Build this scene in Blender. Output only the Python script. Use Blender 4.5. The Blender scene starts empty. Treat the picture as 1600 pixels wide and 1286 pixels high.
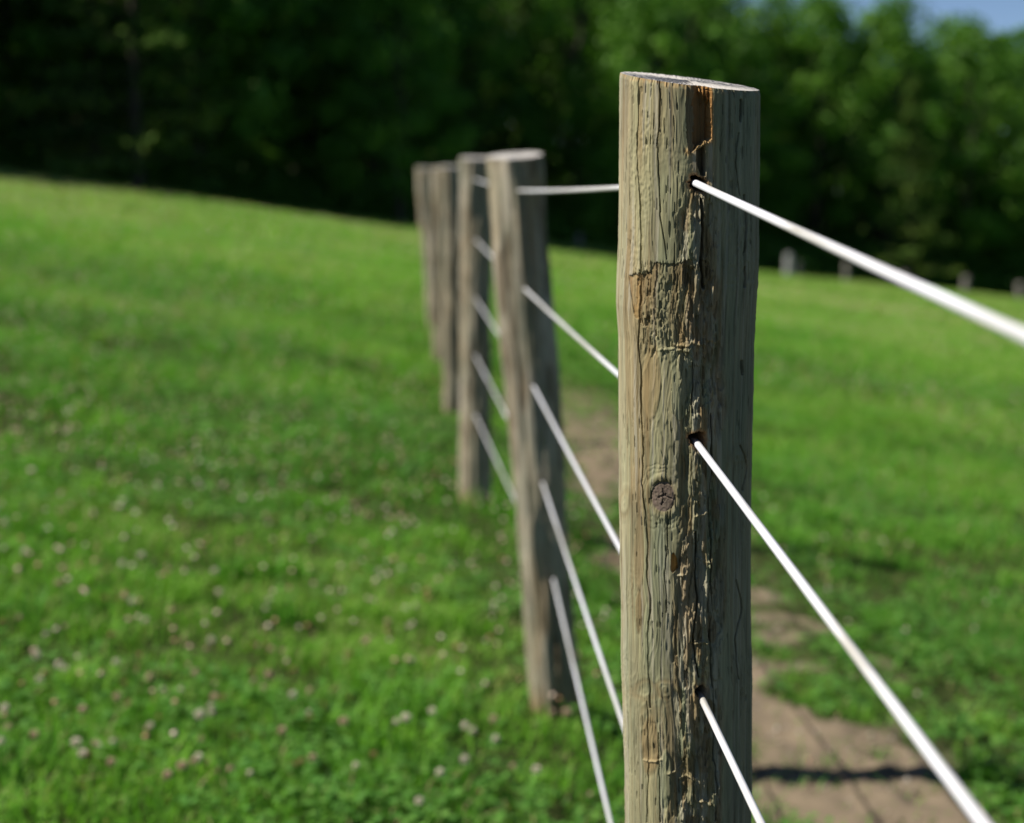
import bpy, math, random
import numpy as np
from mathutils import Vector, Matrix

rng = np.random.default_rng(7)
random.seed(7)
SC = bpy.context.scene
COL = SC.collection

# ------------------------------------------------------------------ camera
PW, PH = 1600.0, 1286.0
FPX = 2800.0
EYE = np.array([0.0, 0.0, 1.357])
PITCH = math.atan((643 - 286) / FPX)
YAW = math.atan(157 / (FPX / math.cos(PITCH)))
cam_d = bpy.data.cameras.new('camera')
cam = bpy.data.objects.new('camera', cam_d)
COL.objects.link(cam)
cam.location = EYE
cam.rotation_euler = (math.pi / 2 - PITCH, 0, -YAW)
cam_d.sensor_fit = 'HORIZONTAL'
cam_d.sensor_width = 36
cam_d.lens = FPX / PW * 36
cam_d.clip_start = 0.05
cam_d.clip_end = 2000
cam_d.dof.use_dof = True
cam_d.dof.focus_distance = 1.615
cam_d.dof.aperture_fstop = 4.5
cam_d.dof.aperture_blades = 0
SC.camera = cam

# ------------------------------------------------------------------ sky, sun, exposure
SUN_EL, SUN_AZ = math.radians(44.5), math.radians(268.0)     # azimuth clockwise from +Y
w = bpy.data.worlds.new("World")
SC.world = w
w.use_nodes = True
nt = w.node_tree
sky = nt.nodes.new('ShaderNodeTexSky')
sky.sky_type = 'NISHITA'
sky.sun_disc = False
sky.sun_elevation = SUN_EL
sky.sun_rotation = SUN_AZ
sky.air_density = 0.5
sky.dust_density = 0.1
sky.ozone_density = 2.2
nt.links.new(sky.outputs[0], nt.nodes['Background'].inputs[0])
nt.nodes['Background'].inputs[1].default_value = 0.065
sun_d = bpy.data.lights.new('sun', 'SUN')
sun_d.energy = 5.0
sun_d.angle = math.radians(0.5)
sun_d.color = (1.0, 0.94, 0.84)
sun = bpy.data.objects.new('sun', sun_d)
COL.objects.link(sun)
SUN_DIR = np.array([math.cos(SUN_EL) * math.sin(SUN_AZ), math.cos(SUN_EL) * math.cos(SUN_AZ), math.sin(SUN_EL)])
sun.rotation_euler = Vector(SUN_DIR).to_track_quat('Z', 'Y').to_euler()
sun.location = (-30, 0, 40)
SC.view_settings.view_transform = 'Standard'
SC.view_settings.look = 'None'
SC.view_settings.gamma = 1
SC.view_settings.exposure = 0.62
SC.cycles.max_bounces = 6
SC.cycles.use_denoising = True

# ------------------------------------------------------------------ helpers
MW = np.array(Matrix.Rotation(-YAW, 3, 'Z') @ Matrix.Rotation(math.pi / 2 - PITCH, 3, 'X'))


def ray(px, py):
    v = MW @ np.array([(px - PW / 2) / FPX, -(py - PH / 2) / FPX, -1.0])
    return v


def at_y(px, py, y):
    """the world point a sight line reaches at world distance y (used to survey the photograph)"""
    v = ray(px, py)
    return EYE + v * ((y - EYE[1]) / v[1])


def _h(ix, iy, iz, seed):
    n = (ix * 374761393 + iy * 668265263 + iz * 2147483647 + seed * 974711) & 0xFFFFFFFF
    n = ((n ^ (n >> 13)) * 1274126177) & 0xFFFFFFFF
    n = ((n ^ (n >> 16)) * 2246822519) & 0xFFFFFFFF
    return ((n ^ (n >> 15)) & 0xFFFF) / 65535.0


def vn(x, y, seed=0, perx=0):
    """2-D value noise in 0..1; perx makes it periodic in x"""
    x, y = np.broadcast_arrays(np.asarray(x, float), np.asarray(y, float))
    ix = np.floor(x).astype(np.int64); iy = np.floor(y).astype(np.int64)
    fx = x - ix; fy = y - iy
    fx = fx * fx * fx * (fx * (fx * 6 - 15) + 10); fy = fy * fy * fy * (fy * (fy * 6 - 15) + 10)
    ix1 = ix + 1
    if perx:
        ix = ix % perx; ix1 = ix1 % perx
    z = np.zeros_like(ix)
    a = _h(ix, iy, z, seed); b = _h(ix1, iy, z, seed)
    c = _h(ix, iy + 1, z, seed); d = _h(ix1, iy + 1, z, seed)
    return (a + (b - a) * fx) * (1 - fy) + (c + (d - c) * fx) * fy


def fbm(x, y, seed=0, octv=4, gain=0.5):
    s = 0; a = 1; t = 0
    for k in range(octv):
        s = s + a * vn(x * 2 ** k, y * 2 ** k, seed + 17 * k)
        t += a; a *= gain
    return s / t


def sstep(a, b, x):
    t = np.clip((x - a) / (b - a), 0, 1)
    return t * t * (3 - 2 * t)


def mesh_np(name, verts, faces, mat=None, smooth=False, attrs=None, parent=None, link=True):
    """faces: list of int arrays (n,3) / (n,4). attrs: {name: (kind, array)} kind FLOAT or COLOR, per vertex"""
    me = bpy.data.meshes.new(name)
    verts = np.asarray(verts, np.float32)
    me.vertices.add(len(verts)); me.vertices.foreach_set('co', verts.ravel())
    idx = np.concatenate([f.ravel() for f in faces]).astype(np.int32)
    tot = np.concatenate([np.full(len(f), f.shape[1]) for f in faces]).astype(np.int32)
    me.loops.add(len(idx)); me.loops.foreach_set('vertex_index', idx)
    me.polygons.add(len(tot))
    me.polygons.foreach_set('loop_start', np.concatenate([[0], np.cumsum(tot)[:-1]]).astype(np.int32))
    me.polygons.foreach_set('loop_total', tot)
    me.update(calc_edges=True)
    me.polygons.foreach_set('use_smooth', np.full(len(tot), bool(smooth)))
    for k, (kind, arr) in (attrs or {}).items():
        if kind == 'COLOR':
            at = me.attributes.new(k, 'FLOAT_COLOR', 'POINT')
            rgba = np.ones((len(verts), 4), np.float32); rgba[:, :3] = arr
            at.data.foreach_set('color', rgba.ravel())
        else:
            at = me.attributes.new(k, 'FLOAT', 'POINT')
            at.data.foreach_set('value', np.asarray(arr, np.float32))
    if mat: me.materials.append(mat)
    if not link: return me
    o = bpy.data.objects.new(name, me)
    COL.objects.link(o)
    if parent: o.parent = parent
    return o


def tag(o, label, cat, group=None, kind=None):
    if label: o['label'] = label
    if cat: o['category'] = cat
    if group: o['group'] = group
    if kind: o['kind'] = kind
    return o


class NT:
    def __init__(s, name):
        s.m = bpy.data.materials.new(name); s.m.use_nodes = True
        s.t = s.m.node_tree
        s.b = s.t.nodes['Principled BSDF']; s.out = s.t.nodes['Material Output']
        s.b.inputs['Roughness'].default_value = 0.85
        s.b.inputs['Specular IOR Level'].default_value = 0.25

    def n(s, typ, **kw):
        x = s.t.nodes.new(typ)
        for k, v in kw.items(): setattr(x, k, v)
        return x

    def l(s, a, b): s.t.links.new(a, b)

    def attr(s, name, out='Fac'):
        return s.n('ShaderNodeAttribute', attribute_name=name).outputs[out]

    def noise(s, scale, detail=4, vec=None, rough=0.5):
        x = s.n('ShaderNodeTexNoise'); x.inputs['Scale'].default_value = scale
        x.inputs['Detail'].default_value = detail; x.inputs['Roughness'].default_value = rough
        if vec is not None: s.l(vec, x.inputs['Vector'])
        return x.outputs['Fac']

    def coord(s, scale=(1, 1, 1)):
        c = s.n('ShaderNodeTexCoord'); m = s.n('ShaderNodeMapping')
        m.inputs['Scale'].default_value = scale
        s.l(c.outputs['Object'], m.inputs['Vector'])
        return m.outputs[0]

    def ramp(s, fac, stops):
        r = s.n('ShaderNodeValToRGB'); e = r.color_ramp.elements
        while len(e) < len(stops): e.new(0.5)
        for k, (p, c) in enumerate(stops):
            e[k].position = p; e[k].color = (*c, 1)
        s.l(fac, r.inputs[0])
        return r.outputs[0]

    def mix(s, fac, a, b, mode='MIX'):
        m = s.n('ShaderNodeMix', data_type='RGBA', blend_type=mode)
        for v, sock in ((fac, m.inputs[0]), (a, m.inputs[6]), (b, m.inputs[7])):
            if isinstance(v, (int, float)): sock.default_value = v
            elif isinstance(v, tuple): sock.default_value = (*v, 1)
            else: s.l(v, sock)
        return m.outputs[2]

    def bump(s, h, strength=0.3, dist=0.01):
        b = s.n('ShaderNodeBump'); b.inputs['Strength'].default_value = strength; b.inputs['Distance'].default_value = dist
        s.l(h, b.inputs['Height']); s.l(b.outputs[0], s.b.inputs['Normal'])

    def col(s, c): s.l(c, s.b.inputs['Base Color'])


# ------------------------------------------------------------------ terrain shape
FX = 0.28          # the fence runs along +Y at this x
SLOPE = 0.15


def ground(x, y):
    x = np.asarray(x, float); y = np.asarray(y, float)
    u = x - FX
    sat = u / (1 + np.abs(u) / 160)
    g = -SLOPE * sat
    near = sstep(30, 12, y)
    # trodden strip beside the fence: a worn hollow along the right side
    g -= (0.055 * np.exp(-((u - 0.6) / 0.28) ** 2) + 0.075 * sstep(0.05, 0.5, u)) * near
    g -= 0.03 * np.exp(-(u / 0.25) ** 2) * near
    g += (fbm(x * 0.8, y * 0.8, 3, 3) - 0.5) * 0.05 * np.minimum(1, np.abs(u) / 0.6 + 0.25)
    g += (fbm(x * 0.09, y * 0.09, 9, 2) - 0.5) * 0.5 * sstep(14, 40, y) * np.minimum(1, np.abs(u) / 6)
    # wooded hill behind the field
    g += 0.20 * np.maximum(0, y - 62) * sstep(60, 85, y) * (1 - 0.97 * sstep(4, 24, x)) / (1 + np.maximum(0, y - 62) / 70)
    return g


def path_mask(x, y):
    u = np.asarray(x, float) - FX
    n = fbm(x * 3.1, y * 2.2, 21, 5, 0.62) - 0.5
    e = 0.75 * n
    m = sstep(0.50, 0.66, u + e * 0.6) * sstep(1.34, 1.14, u + e * 0.8)
    gaps = sstep(0.295, 0.385, fbm(x * 1.3 + 5.3, y * 1.15 + 0.7, 31, 5, 0.6))
    m = m * gaps * sstep(17, 10, y)
    return m


def graded(a, b, lo, hi, fine, grow):
    """coordinates a..b, step `fine` inside lo..hi and growing outside"""
    mid = list(np.arange(lo, hi + 1e-6, fine))
    s, p = fine, mid[-1]; up = []
    while p < b: s *= grow; p += s; up.append(p)
    s, p = fine, lo; dn = []
    while p > a: s *= grow; p -= s; dn.append(p)
    return np.array(dn[::-1] + mid + up)


# ---- ground sheet
xs = graded(-600, 600, -1.2, 2.6, 0.022, 1.06)
ys = graded(-300, 900, 2.5, 10, 0.032, 1.032)
GX, GY = np.meshgrid(xs, ys)
GZ = ground(GX, GY)
pm = path_mask(GX, GY)
GZ2 = GZ + pm * ((fbm(GX * 5, GY * 5, 41, 4, 0.65) - 0.5) * 0.06 + (fbm(GX * 17, GY * 15, 43, 2) - 0.5) * 0.03)
nx, ny = len(xs), len(ys)
ii = (np.arange(ny - 1)[:, None] * nx + np.arange(nx - 1)[None, :]).ravel()
quads = np.stack([ii, ii + 1, ii + nx + 1, ii + nx], 1)
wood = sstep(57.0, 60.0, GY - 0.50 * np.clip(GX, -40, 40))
M = NT('pasture_soil')
c1 = M.noise(1.1, 5); c2 = M.noise(9, 5); c3 = M.noise(70, 3)
gcol = M.ramp(c1, [(0.3, (0.10, 0.23, 0.022)), (0.52, (0.125, 0.255, 0.03)), (0.72, (0.155, 0.275, 0.044))])
gcol = M.mix(0.55, gcol, M.ramp(c2, [(0.3, (0.045, 0.11, 0.012)), (0.7, (0.14, 0.23, 0.05))]))
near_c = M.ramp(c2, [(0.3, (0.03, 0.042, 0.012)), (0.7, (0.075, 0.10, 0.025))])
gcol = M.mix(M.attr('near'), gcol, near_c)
soil = M.ramp(c2, [(0.25, (0.16, 0.125, 0.085)), (0.55, (0.23, 0.18, 0.125)), (0.8, (0.29, 0.235, 0.17))])
c5 = M.noise(2.6, 6, None, 0.65)
soil = M.mix(0.5, soil, M.ramp(c5, [(0.36, (0.11, 0.085, 0.055)), (0.5, (0.215, 0.17, 0.115)), (0.64, (0.30, 0.245, 0.175))]))
soil = M.mix(0.4, soil, M.ramp(c3, [(0.35, (0.13, 0.10, 0.065)), (0.65, (0.31, 0.25, 0.18))]))
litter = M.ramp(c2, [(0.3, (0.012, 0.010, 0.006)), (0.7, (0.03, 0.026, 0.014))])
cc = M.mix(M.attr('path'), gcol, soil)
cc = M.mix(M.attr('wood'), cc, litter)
M.col(cc); M.b.inputs['Roughness'].default_value = 1.0; M.b.inputs['Specular IOR Level'].default_value = 0.05
M.bump(M.noise(60, 4), 0.5, 0.012)
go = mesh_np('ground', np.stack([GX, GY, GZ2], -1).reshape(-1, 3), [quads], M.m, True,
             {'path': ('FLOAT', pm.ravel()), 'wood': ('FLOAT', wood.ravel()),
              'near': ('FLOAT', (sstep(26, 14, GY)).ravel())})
tag(go, 'sloping green pasture with a worn dirt track beside the fence', 'ground', kind='structure')

# ------------------------------------------------------------------ grass
def blade_mesh(P, h, wd, lean, az, bend):
    """bent blades, 5 vertices each"""
    n = len(P)
    d = np.stack([np.cos(az), np.sin(az), np.zeros(n)], 1)
    s = np.stack([-np.sin(az), np.cos(az), np.zeros(n)], 1)
    up = np.array([0, 0, 1.0])
    L = lean[:, None] * d
    p1 = P + up * (h * 0.55)[:, None] + L * (h * 0.3)[:, None]
    p2 = P + up * (h * (1 - 0.35 * bend))[:, None] + L * (h * (0.8 + bend))[:, None]
    W = s * wd[:, None]
    V = np.stack([P - W * .5, P + W * .5, p1 + W * .45, p1 - W * .45, p2], 1).reshape(-1, 3)
    b = np.arange(n)[:, None] * 5
    return V, np.concatenate([b + np.array([[0, 1, 2, 3]])]), b + np.array([[3, 2, 4]])


def scatter(n, x0, x1, y0, y1, fan=True):
    """points in the wedge the camera and a step beside it can see"""
    y = y0 + (y1 - y0) * rng.random(n) ** 0.9
    t = rng.random(n)
    lo = x0 - 0.45 * y * fan; hi = x1 + 0.56 * y * fan
    return lo + (hi - lo) * t, y


def foliage_mat(name, stops, trans=0.25, attrname='tint', rough=0.55, spec=0.25):
    M = NT(name)
    c = M.ramp(M.attr(attrname), stops)
    M.col(c)
    M.b.inputs['Roughness'].default_value = rough; M.b.inputs['Specular IOR Level'].default_value = spec
    tr = M.n('ShaderNodeBsdfTranslucent'); ms = M.n('ShaderNodeMixShader')
    M.l(M.mix(1.0, c, (1.0, 1.15, 0.5), 'MULTIPLY'), tr.inputs[0])
    ms.inputs[0].default_value = trans
    M.l(M.b.outputs[0], ms.inputs[1]); M.l(tr.outputs[0], ms.inputs[2]); M.l(ms.outputs[0], M.out.inputs[0])
    return M.m


grass_m = foliage_mat('grass_blades', [(0.0, (0.066, 0.205, 0.020)), (0.35, (0.122, 0.325, 0.026)), (0.65, (0.190, 0.400, 0.038)),
                                       (0.9, (0.285, 0.420, 0.105)), (1.0, (0.40, 0.32, 0.17))], 0.38)
VV, Q, T, TI = [], [], [], []
off = 0
for (n, y0, y1, hs, ws) in ((175000, 2.2, 7.0, 0.050, 0.0042), (175000, 7.0, 16, 0.058, 0.0075), (130000, 16, 32, 0.065, 0.016), (85000, 32, 64, 0.09, 0.035)):
    x, y = scatter(n, -0.9, 0.9, y0, y1)
    tall = 0.5 + 1.25 * (0.6 * fbm(x * 1.7, y * 1.7, 51, 3) + 0.4 * fbm(x * 6.5, y * 6.5, 53, 2) - 0.5)
    tall = np.clip(tall, 0, 1)
    patch = fbm(x * 0.55, y * 0.55, 61, 3)
    keep = rng.random(n) > path_mask(x, y) * 0.90
    keep &= (rng.random(n) < 0.18 + 1.1 * sstep(0.28, 0.55, tall)) | (y > 14)
    x, y, tall, patch = x[keep], y[keep], tall[keep], patch[keep]; n = len(x)
    h = hs * (0.30 + 1.25 * tall) * (0.6 + 0.8 * rng.random(n)) * np.where((x - FX > -0.15) & (x - FX < 1.4) & (y < 14), 0.6, 1)
    V, q, t = blade_mesh(np.stack([x, y, ground(x, y) - 0.004], 1), h, ws * (0.6 + 0.8 * rng.random(n)),
                         0.3 + 0.9 * rng.random(n), rng.random(n) * 6.283, rng.random(n) * 0.8)
    tint = np.clip(0.13 + 0.95 * (patch - 0.25) + 0.5 * (rng.random(n) - 0.5) + 0.46 * sstep(9, 42, y) * (0.5 + 0.9 * fbm(x * 0.25, y * 0.12, 63, 3)), 0, 0.93)
    tint = np.where(rng.random(n) < 0.07, 1.0, tint)
    VV.append(V); Q.append(q + off); T.append(t + off); TI.append(np.repeat(tint, 5)); off += len(V)
# scattered taller tufts the mower or the animals left
for _ in range(260):
    ty = 3.4 + 11 * random.random() ** 1.2; tx = random.uniform(-0.34 * ty - .3, 0.42 * ty + .5)
    if float(path_mask(tx, ty)) > 0.5 and random.random() < 0.55: continue
    k = random.randrange(30, 90); rad = random.uniform(0.03, 0.10)
    x = tx + rng.normal(0, rad, k); y = ty + rng.normal(0, rad * 0.8, k)
    V, q, t = blade_mesh(np.stack([x, y, ground(x, y) - 0.004], 1), random.uniform(0.05, 0.12) * (0.6 + 0.6 * rng.random(k)), 0.006 * (0.6 + 0.8 * rng.random(k)),
                         0.2 + 0.7 * rng.random(k), rng.random(k) * 6.283, rng.random(k) * 0.8)
    VV.append(V); Q.append(q + off); T.append(t + off); off += len(V)
    TI.append(np.repeat(np.clip(random.uniform(0.0, 0.6) + 0.2 * rng.random(k), 0, 0.9), 5))
g = mesh_np('grass', np.concatenate(VV), [np.concatenate(Q), np.concatenate(T)], grass_m, False, {'tint': ('FLOAT', np.concatenate(TI))})
tag(g, 'short sunlit pasture grass covering the slope', 'grass', kind='stuff')

# clover leaves: low rosettes of three rounded leaflets
n = 88000
x, y = scatter(n, -0.9, 0.8, 2.2, 20)
cm = fbm(x * 1.2, y * 1.2, 71, 3)
keep = (rng.random(n) < sstep(0.44, 0.66, cm + 0.10 * sstep(0.2, -1.2, x))) & (path_mask(x, y) < 0.4)
x, y = x[keep], y[keep]; n = len(x)
az = rng.random(n) * 6.283
hz = ground(x, y) + 0.02 + 0.035 * rng.random(n)
VV, Q, TI = [], [], []
off = 0
tv = np.clip(0.35 + 0.5 * (rng.random(n) - .3), 0, 1)
for k in range(3):
    a = az + k * 2.094
    r = 0.0050 + 0.0050 * rng.random(n) * (1 + y / 14)
    tilt = (rng.random(n) - 0.4) * 0.9
    d = np.stack([np.cos(a), np.sin(a), np.sin(tilt)], 1); s = np.stack([-np.sin(a), np.cos(a), (rng.random(n) - .5) * .6], 1)
    c = np.stack([x, y, hz], 1)
    V = np.stack([c, c + d * (r * 1.1)[:, None] - s * r[:, None] * .95, c + d * (r * 2.1)[:, None], c + d * (r * 1.1)[:, None] + s * r[:, None] * .95], 1).reshape(-1, 3)
    b = np.arange(n)[:, None] * 4 + np.array([[0, 1, 2, 3]])
    VV.append(V); Q.append(b + off); off += len(V); TI.append(np.repeat(tv, 4))
clover_m = foliage_mat('clover_leaf', [(0.0, (0.060, 0.19, 0.032)), (0.5, (0.115, 0.28, 0.045)), (1.0, (0.21, 0.36, 0.075))], 0.32, spec=0.3, rough=0.45)
o = mesh_np('clover_leaves', np.concatenate(VV), [np.concatenate(Q)], clover_m, False, {'tint': ('FLOAT', np.concatenate(TI))})
tag(o, 'low clover leaves mixed into the pasture grass', 'clover', kind='stuff')

# clover flower heads
def head_mesh(name, mat, seed):
    r = np.random.default_rng(seed)
    V, Q, T = [], [], []; off = 0
    for k in range(46):                                      # tiny florets pointing out of a ball
        zc = 1 - 1.75 * (k + .5) / 46; a = k * 2.39996
        d = np.array([math.sqrt(max(0, 1 - zc * zc)) * math.cos(a), math.sqrt(max(0, 1 - zc * zc)) * math.sin(a), zc])
        t = np.cross(d, [0.3, 0.2, 1]); t /= np.linalg.norm(t); b = np.cross(d, t)
        base = d * 0.003; tip = d * 0.0098 + np.array([0, 0, 0.0015]) + r.normal(0, .0005, 3)
        mid = d * 0.0072
        wv = 0.0021
        V += [base, mid + t * wv, mid - (t * .5 + b * .85) * wv, mid - (t * .5 - b * .85) * wv, tip]
        T += [[off, off + 2, off + 1], [off, off + 3, off + 2], [off, off + 1, off + 3], [off + 1, off + 2, off + 4], [off + 2, off + 3, off + 4], [off + 3, off + 1, off + 4]]
        off += 5
    for k in range(3):                                       # stem
        a = k * 2.094
        V += [(0.0007 * math.cos(a), 0.0007 * math.sin(a), 0), (0.0007 * math.cos(a) + .004, 0.0007 * math.sin(a), -0.07)]
    for k in range(3):
        k2 = (k + 1) % 3
        T += [[off + 2 * k, off + 2 * k2, off + 2 * k2 + 1], [off + 2 * k, off + 2 * k2 + 1, off + 2 * k + 1]]
    V = np.array(V)
    col = np.where((np.arange(len(V)) >= off)[:, None], np.array([[0.06, 0.14, 0.03]]), 1.0)
    return mesh_np(name, V, [np.array(T)], mat, False, {'c': ('COLOR', col)}, link=False)


def flower_mat(name, c):
    M = NT(name); M.col(M.mix(1.0, M.attr('c', 'Color'), c, 'MULTIPLY')); M.b.inputs['Roughness'].default_value = 0.8
    return M.m


kinds = [('clover_flower', flower_mat('white_clover', (0.72, 0.64, 0.53)), 'small round white clover head standing in the green grass', 'white clover heads in the pasture'),
         ('clover_flower', flower_mat('pink_clover', (0.56, 0.40, 0.30)), 'small pinkish clover head among the green grass', 'pinkish clover heads in the pasture'),
         ('clover_flower', flower_mat('wilted_clover', (0.36, 0.21, 0.11)), 'small wilted brown clover head low in the grass', 'wilted clover heads in the pasture')]
heads = [[head_mesh('clover_flower', k[1], 10 * i + j) for j in range(2)] for i, k in enumerate(kinds)]
surv = [(312, 1122, 0, 1.5), (285, 1198, 1, 1.45), (838, 1206, 0, 1.3), (57, 1022, 0, 1.4), (93, 1040, 0, 1.35), (221, 873, 0, 1.4), (192, 885, 0, 1.35),
        (119, 1160, 0, 1.4), (129, 1180, 0, 1.2), (53, 1148, 1, 1.3), (130, 1114, 1, 1.3), (420, 1058, 1, 1.4), (335, 1086, 1, 1.3), (458, 1091, 0, 1.2),
        (634, 1128, 0, 1.4), (675, 1123, 0, 1.2), (727, 1145, 0, 1.3), (738, 1154, 0, 1.2), (772, 1136, 1, 1.3), (775, 1158, 0, 1.2), (688, 1205, 0, 1.2),
        (726, 1190, 0, 1.3), (537, 1125, 1, 1.4), (441, 1146, 1, 1.3), (342, 925, 0, 1.3), (335, 895, 0, 1.3), (208, 948, 0, 1.2), (227, 968, 0, 1.1),
        (92, 920, 1, 1.4), (40, 870, 0, 1.3), (235, 1060, 1, 1.3), (305, 1056, 1, 1.2), (182, 1041, 0, 1.2), (488, 1185, 1, 1.2), (310, 1184, 0, 1.2),
        (262, 1220, 1, 1.3), (62, 1062, 0, 1.2), (183, 1085, 1, 1.2), (885, 1115, 1, 1.4), (640, 982, 0, 1.2), (606, 975, 1, 1.2), (570, 1012, 1, 1.2),
        (8, 820, 0, 1.2), (0, 1165, 0, 1.3), (8, 1112, 0, 1.3), (655, 1260, 0, 1.2), (174, 1203, 1, 1.2), (330, 1002, 0, 1.2), (1265, 1190, 1, 1.2),
        (240, 720, 0, 1.3), (225, 714, 0, 1.3), (118, 738, 0, 1.2), (110, 795, 1, 1.2), (297, 730, 1, 1.2), (1415, 985, 0, 1.2), (1545, 1190, 1, 1.2)]


def on_ground(px, py):
    v = ray(px, py); t = 3.0
    for _ in range(40):
        p = EYE + v * t
        t += (p[2] - (float(ground(p[0], p[1])) + 0.06)) / -v[2] * 0.8
    return EYE + v * t


spots = []
for (px, py, k, s) in surv:
    p = on_ground(px, py); spots.append((p[0], p[1], k, s * 0.82))
while len(spots) < 285:
    y = 3.6 + 7.5 * random.random() ** 1.3
    xx = random.uniform(-0.31 * y, 0.36 * y)
    if random.random() < 0.72: xx = -abs(xx) * random.uniform(0.4, 1.0)
    d = float(fbm(np.array([xx * 1.2]), np.array([y * 1.2]), 71, 3)[0])
    if d + 0.12 * (xx < -0.3) < 0.45 or float(path_mask(np.array([xx]), np.array([y]))[0]) > 0.1: continue
    spots.append((xx, y, random.choices((0, 1, 2), (4, 4, 5))[0], random.uniform(0.55, 0.9)))
for (xx, yy, k, s) in spots:
    nm, mt, lab, grp = kinds[k]
    o = bpy.data.objects.new(nm, random.choice(heads[k]))
    COL.objects.link(o)
    o.location = (xx, yy, float(ground(xx, yy)) + (0.055 + 0.025 * random.random() if k < 2 else 0.045 + 0.015 * random.random()))
    o.rotation_euler = (random.uniform(-.35, .35), random.uniform(-.35, .35), random.uniform(0, 6.28))
    o.scale = (s, s, s)
    tag(o, lab, 'clover flower', grp)
# the rest of the heads, farther off than one can count
n = 17000
x, y = scatter(n, -0.9, 0.4, 3.6, 48)
dm = fbm(x * 0.35, y * 0.35, 81, 3)
keep = (rng.random(n) < sstep(0.42, 0.62, dm + 0.12 * sstep(0.3, -1.5, x))) & (path_mask(x, y) < 0.2)
x, y = x[keep], y[keep]; n = len(x)
r = (0.0055 + 0.003 * rng.random(n)) * (1 + y / 45)
c = np.stack([x, y, ground(x, y) + 0.05 + 0.03 * rng.random(n)], 1)
OC = np.array([[1, 0, 0], [-.5, .87, 0], [-.5, -.87, 0], [0, 0, 1.0], [0, 0, -.9], [.5, .87, .5], [.5, -.87, .5], [-1, 0, .5]])
OF = np.array([[0, 5, 3], [5, 1, 3], [1, 7, 3], [7, 2, 3], [2, 6, 3], [6, 0, 3], [0, 4, 5], [5, 4, 1], [1, 4, 7], [7, 4, 2], [2, 4, 6], [6, 4, 0]])
V = (c[:, None, :] + OC[None] * r[:, None, None]).reshape(-1, 3)
F = (np.arange(n)[:, None, None] * 8 + OF[None]).reshape(-1, 3)
Mf = NT('far_clover'); Mf.col(Mf.ramp(Mf.attr('tint'), [(0, (0.30, 0.16, 0.08)), (0.45, (0.52, 0.36, 0.28)), (1, (0.62, 0.55, 0.45))]))
o = mesh_np('clover_flowers', V, [F], Mf.m, True, {'tint': ('FLOAT', np.repeat(rng.random(n), 8))})
tag(o, 'countless pale clover heads speckling the far pasture', 'clover', kind='stuff')

# crumbs of soil and small stones on the bare track
n = 5200
y = 3.4 + 9 * rng.random(n); x = FX + 0.4 + 0.95 * rng.random(n)
keep = path_mask(x, y) > 0.35; x, y = x[keep], y[keep]; n = len(x)
r = 0.003 + 0.009 * rng.random(n) ** 3
V = (np.stack([x, y, ground(x, y) + 0.004], 1)[:, None, :] + OC[None] * (r[:, None] * rng.uniform(.6, 1.3, (n, 8)))[:, :, None]).reshape(-1, 3)
Ms = NT('soil_crumbs'); Ms.col(Ms.ramp(Ms.attr('tint'), [(0, (0.12, 0.09, 0.06)), (0.7, (0.27, 0.22, 0.16)), (1, (0.36, 0.33, 0.29))]))
o = mesh_np('gravel', V, [(np.arange(n)[:, None, None] * 8 + OF[None]).reshape(-1, 3)], Ms.m, False, {'tint': ('FLOAT', np.repeat(rng.random(n), 8))})
tag(o, 'crumbs of soil and small stones on the bare dirt track', 'gravel', kind='stuff')

# ------------------------------------------------------------------ weathered wood
def wood_mat(name, fine=1.0):
    M = NT(name)
    v = M.coord((260 * fine, 260 * fine, 9 * fine)); n1 = M.noise(1.0, 5, v, 0.6)
    c = M.attr('albedo', 'Color')
    c = M.mix(1.0, c, M.ramp(n1, [(0.30, (0.52, 0.50, 0.46)), (0.46, (0.96, 0.96, 0.95)), (0.72, (1.25, 1.23, 1.18))]), 'MULTIPLY')
    n2 = M.noise(38, 4, M.coord((1, 1, 0.3)))
    c = M.mix(1.0, c, M.ramp(n2, [(0.3, (0.88, 0.92, 0.9)), (0.6, (1.06, 1.03, 1.0))]), 'MULTIPLY')
    M.col(c)
    M.b.inputs['Roughness'].default_value = 0.9; M.b.inputs['Specular IOR Level'].default_value = 0.15
    M.bump(n1, 0.35, 0.0006)
    return M.m


wood_m = wood_mat('weathered_wood')
cap_noise = NT('sawn_end_grain')
rg = cap_noise.noise(300, 4); rings = cap_noise.n('ShaderNodeTexWave', wave_type='RINGS', rings_direction='Z')
rings.inputs['Scale'].default_value = 60; rings.inputs['Distortion'].default_value = 2.5; rings.inputs['Detail'].default_value = 3
cap_noise.l(cap_noise.coord(), rings.inputs['Vector'])
cap_noise.col(cap_noise.mix(0.25, cap_noise.ramp(rg, [(0.3, (0.36, 0.34, 0.32)), (0.7, (0.52, 0.50, 0.48))]),
                            cap_noise.ramp(rings.outputs['Fac'], [(0.2, (0.30, 0.27, 0.24)), (0.8, (0.50, 0.48, 0.45))])))
cap_noise.bump(rg, 0.5, 0.001)
cap_m = cap_noise.m


def poly_dist(px, pv, pts):
    """distance of points to a polyline"""
    best = np.full(px.shape, 1e9)
    for (x0, y0), (x1, y1) in zip(pts[:-1], pts[1:]):
        dx, dy = x1 - x0, y1 - y0
        t = np.clip(((px - x0) * dx + (pv - y0) * dy) / (dx * dx + dy * dy + 1e-12), 0, 1)
        best = np.minimum(best, np.hypot(px - x0 - t * dx, pv - y0 - t * dy))
    return best


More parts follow.
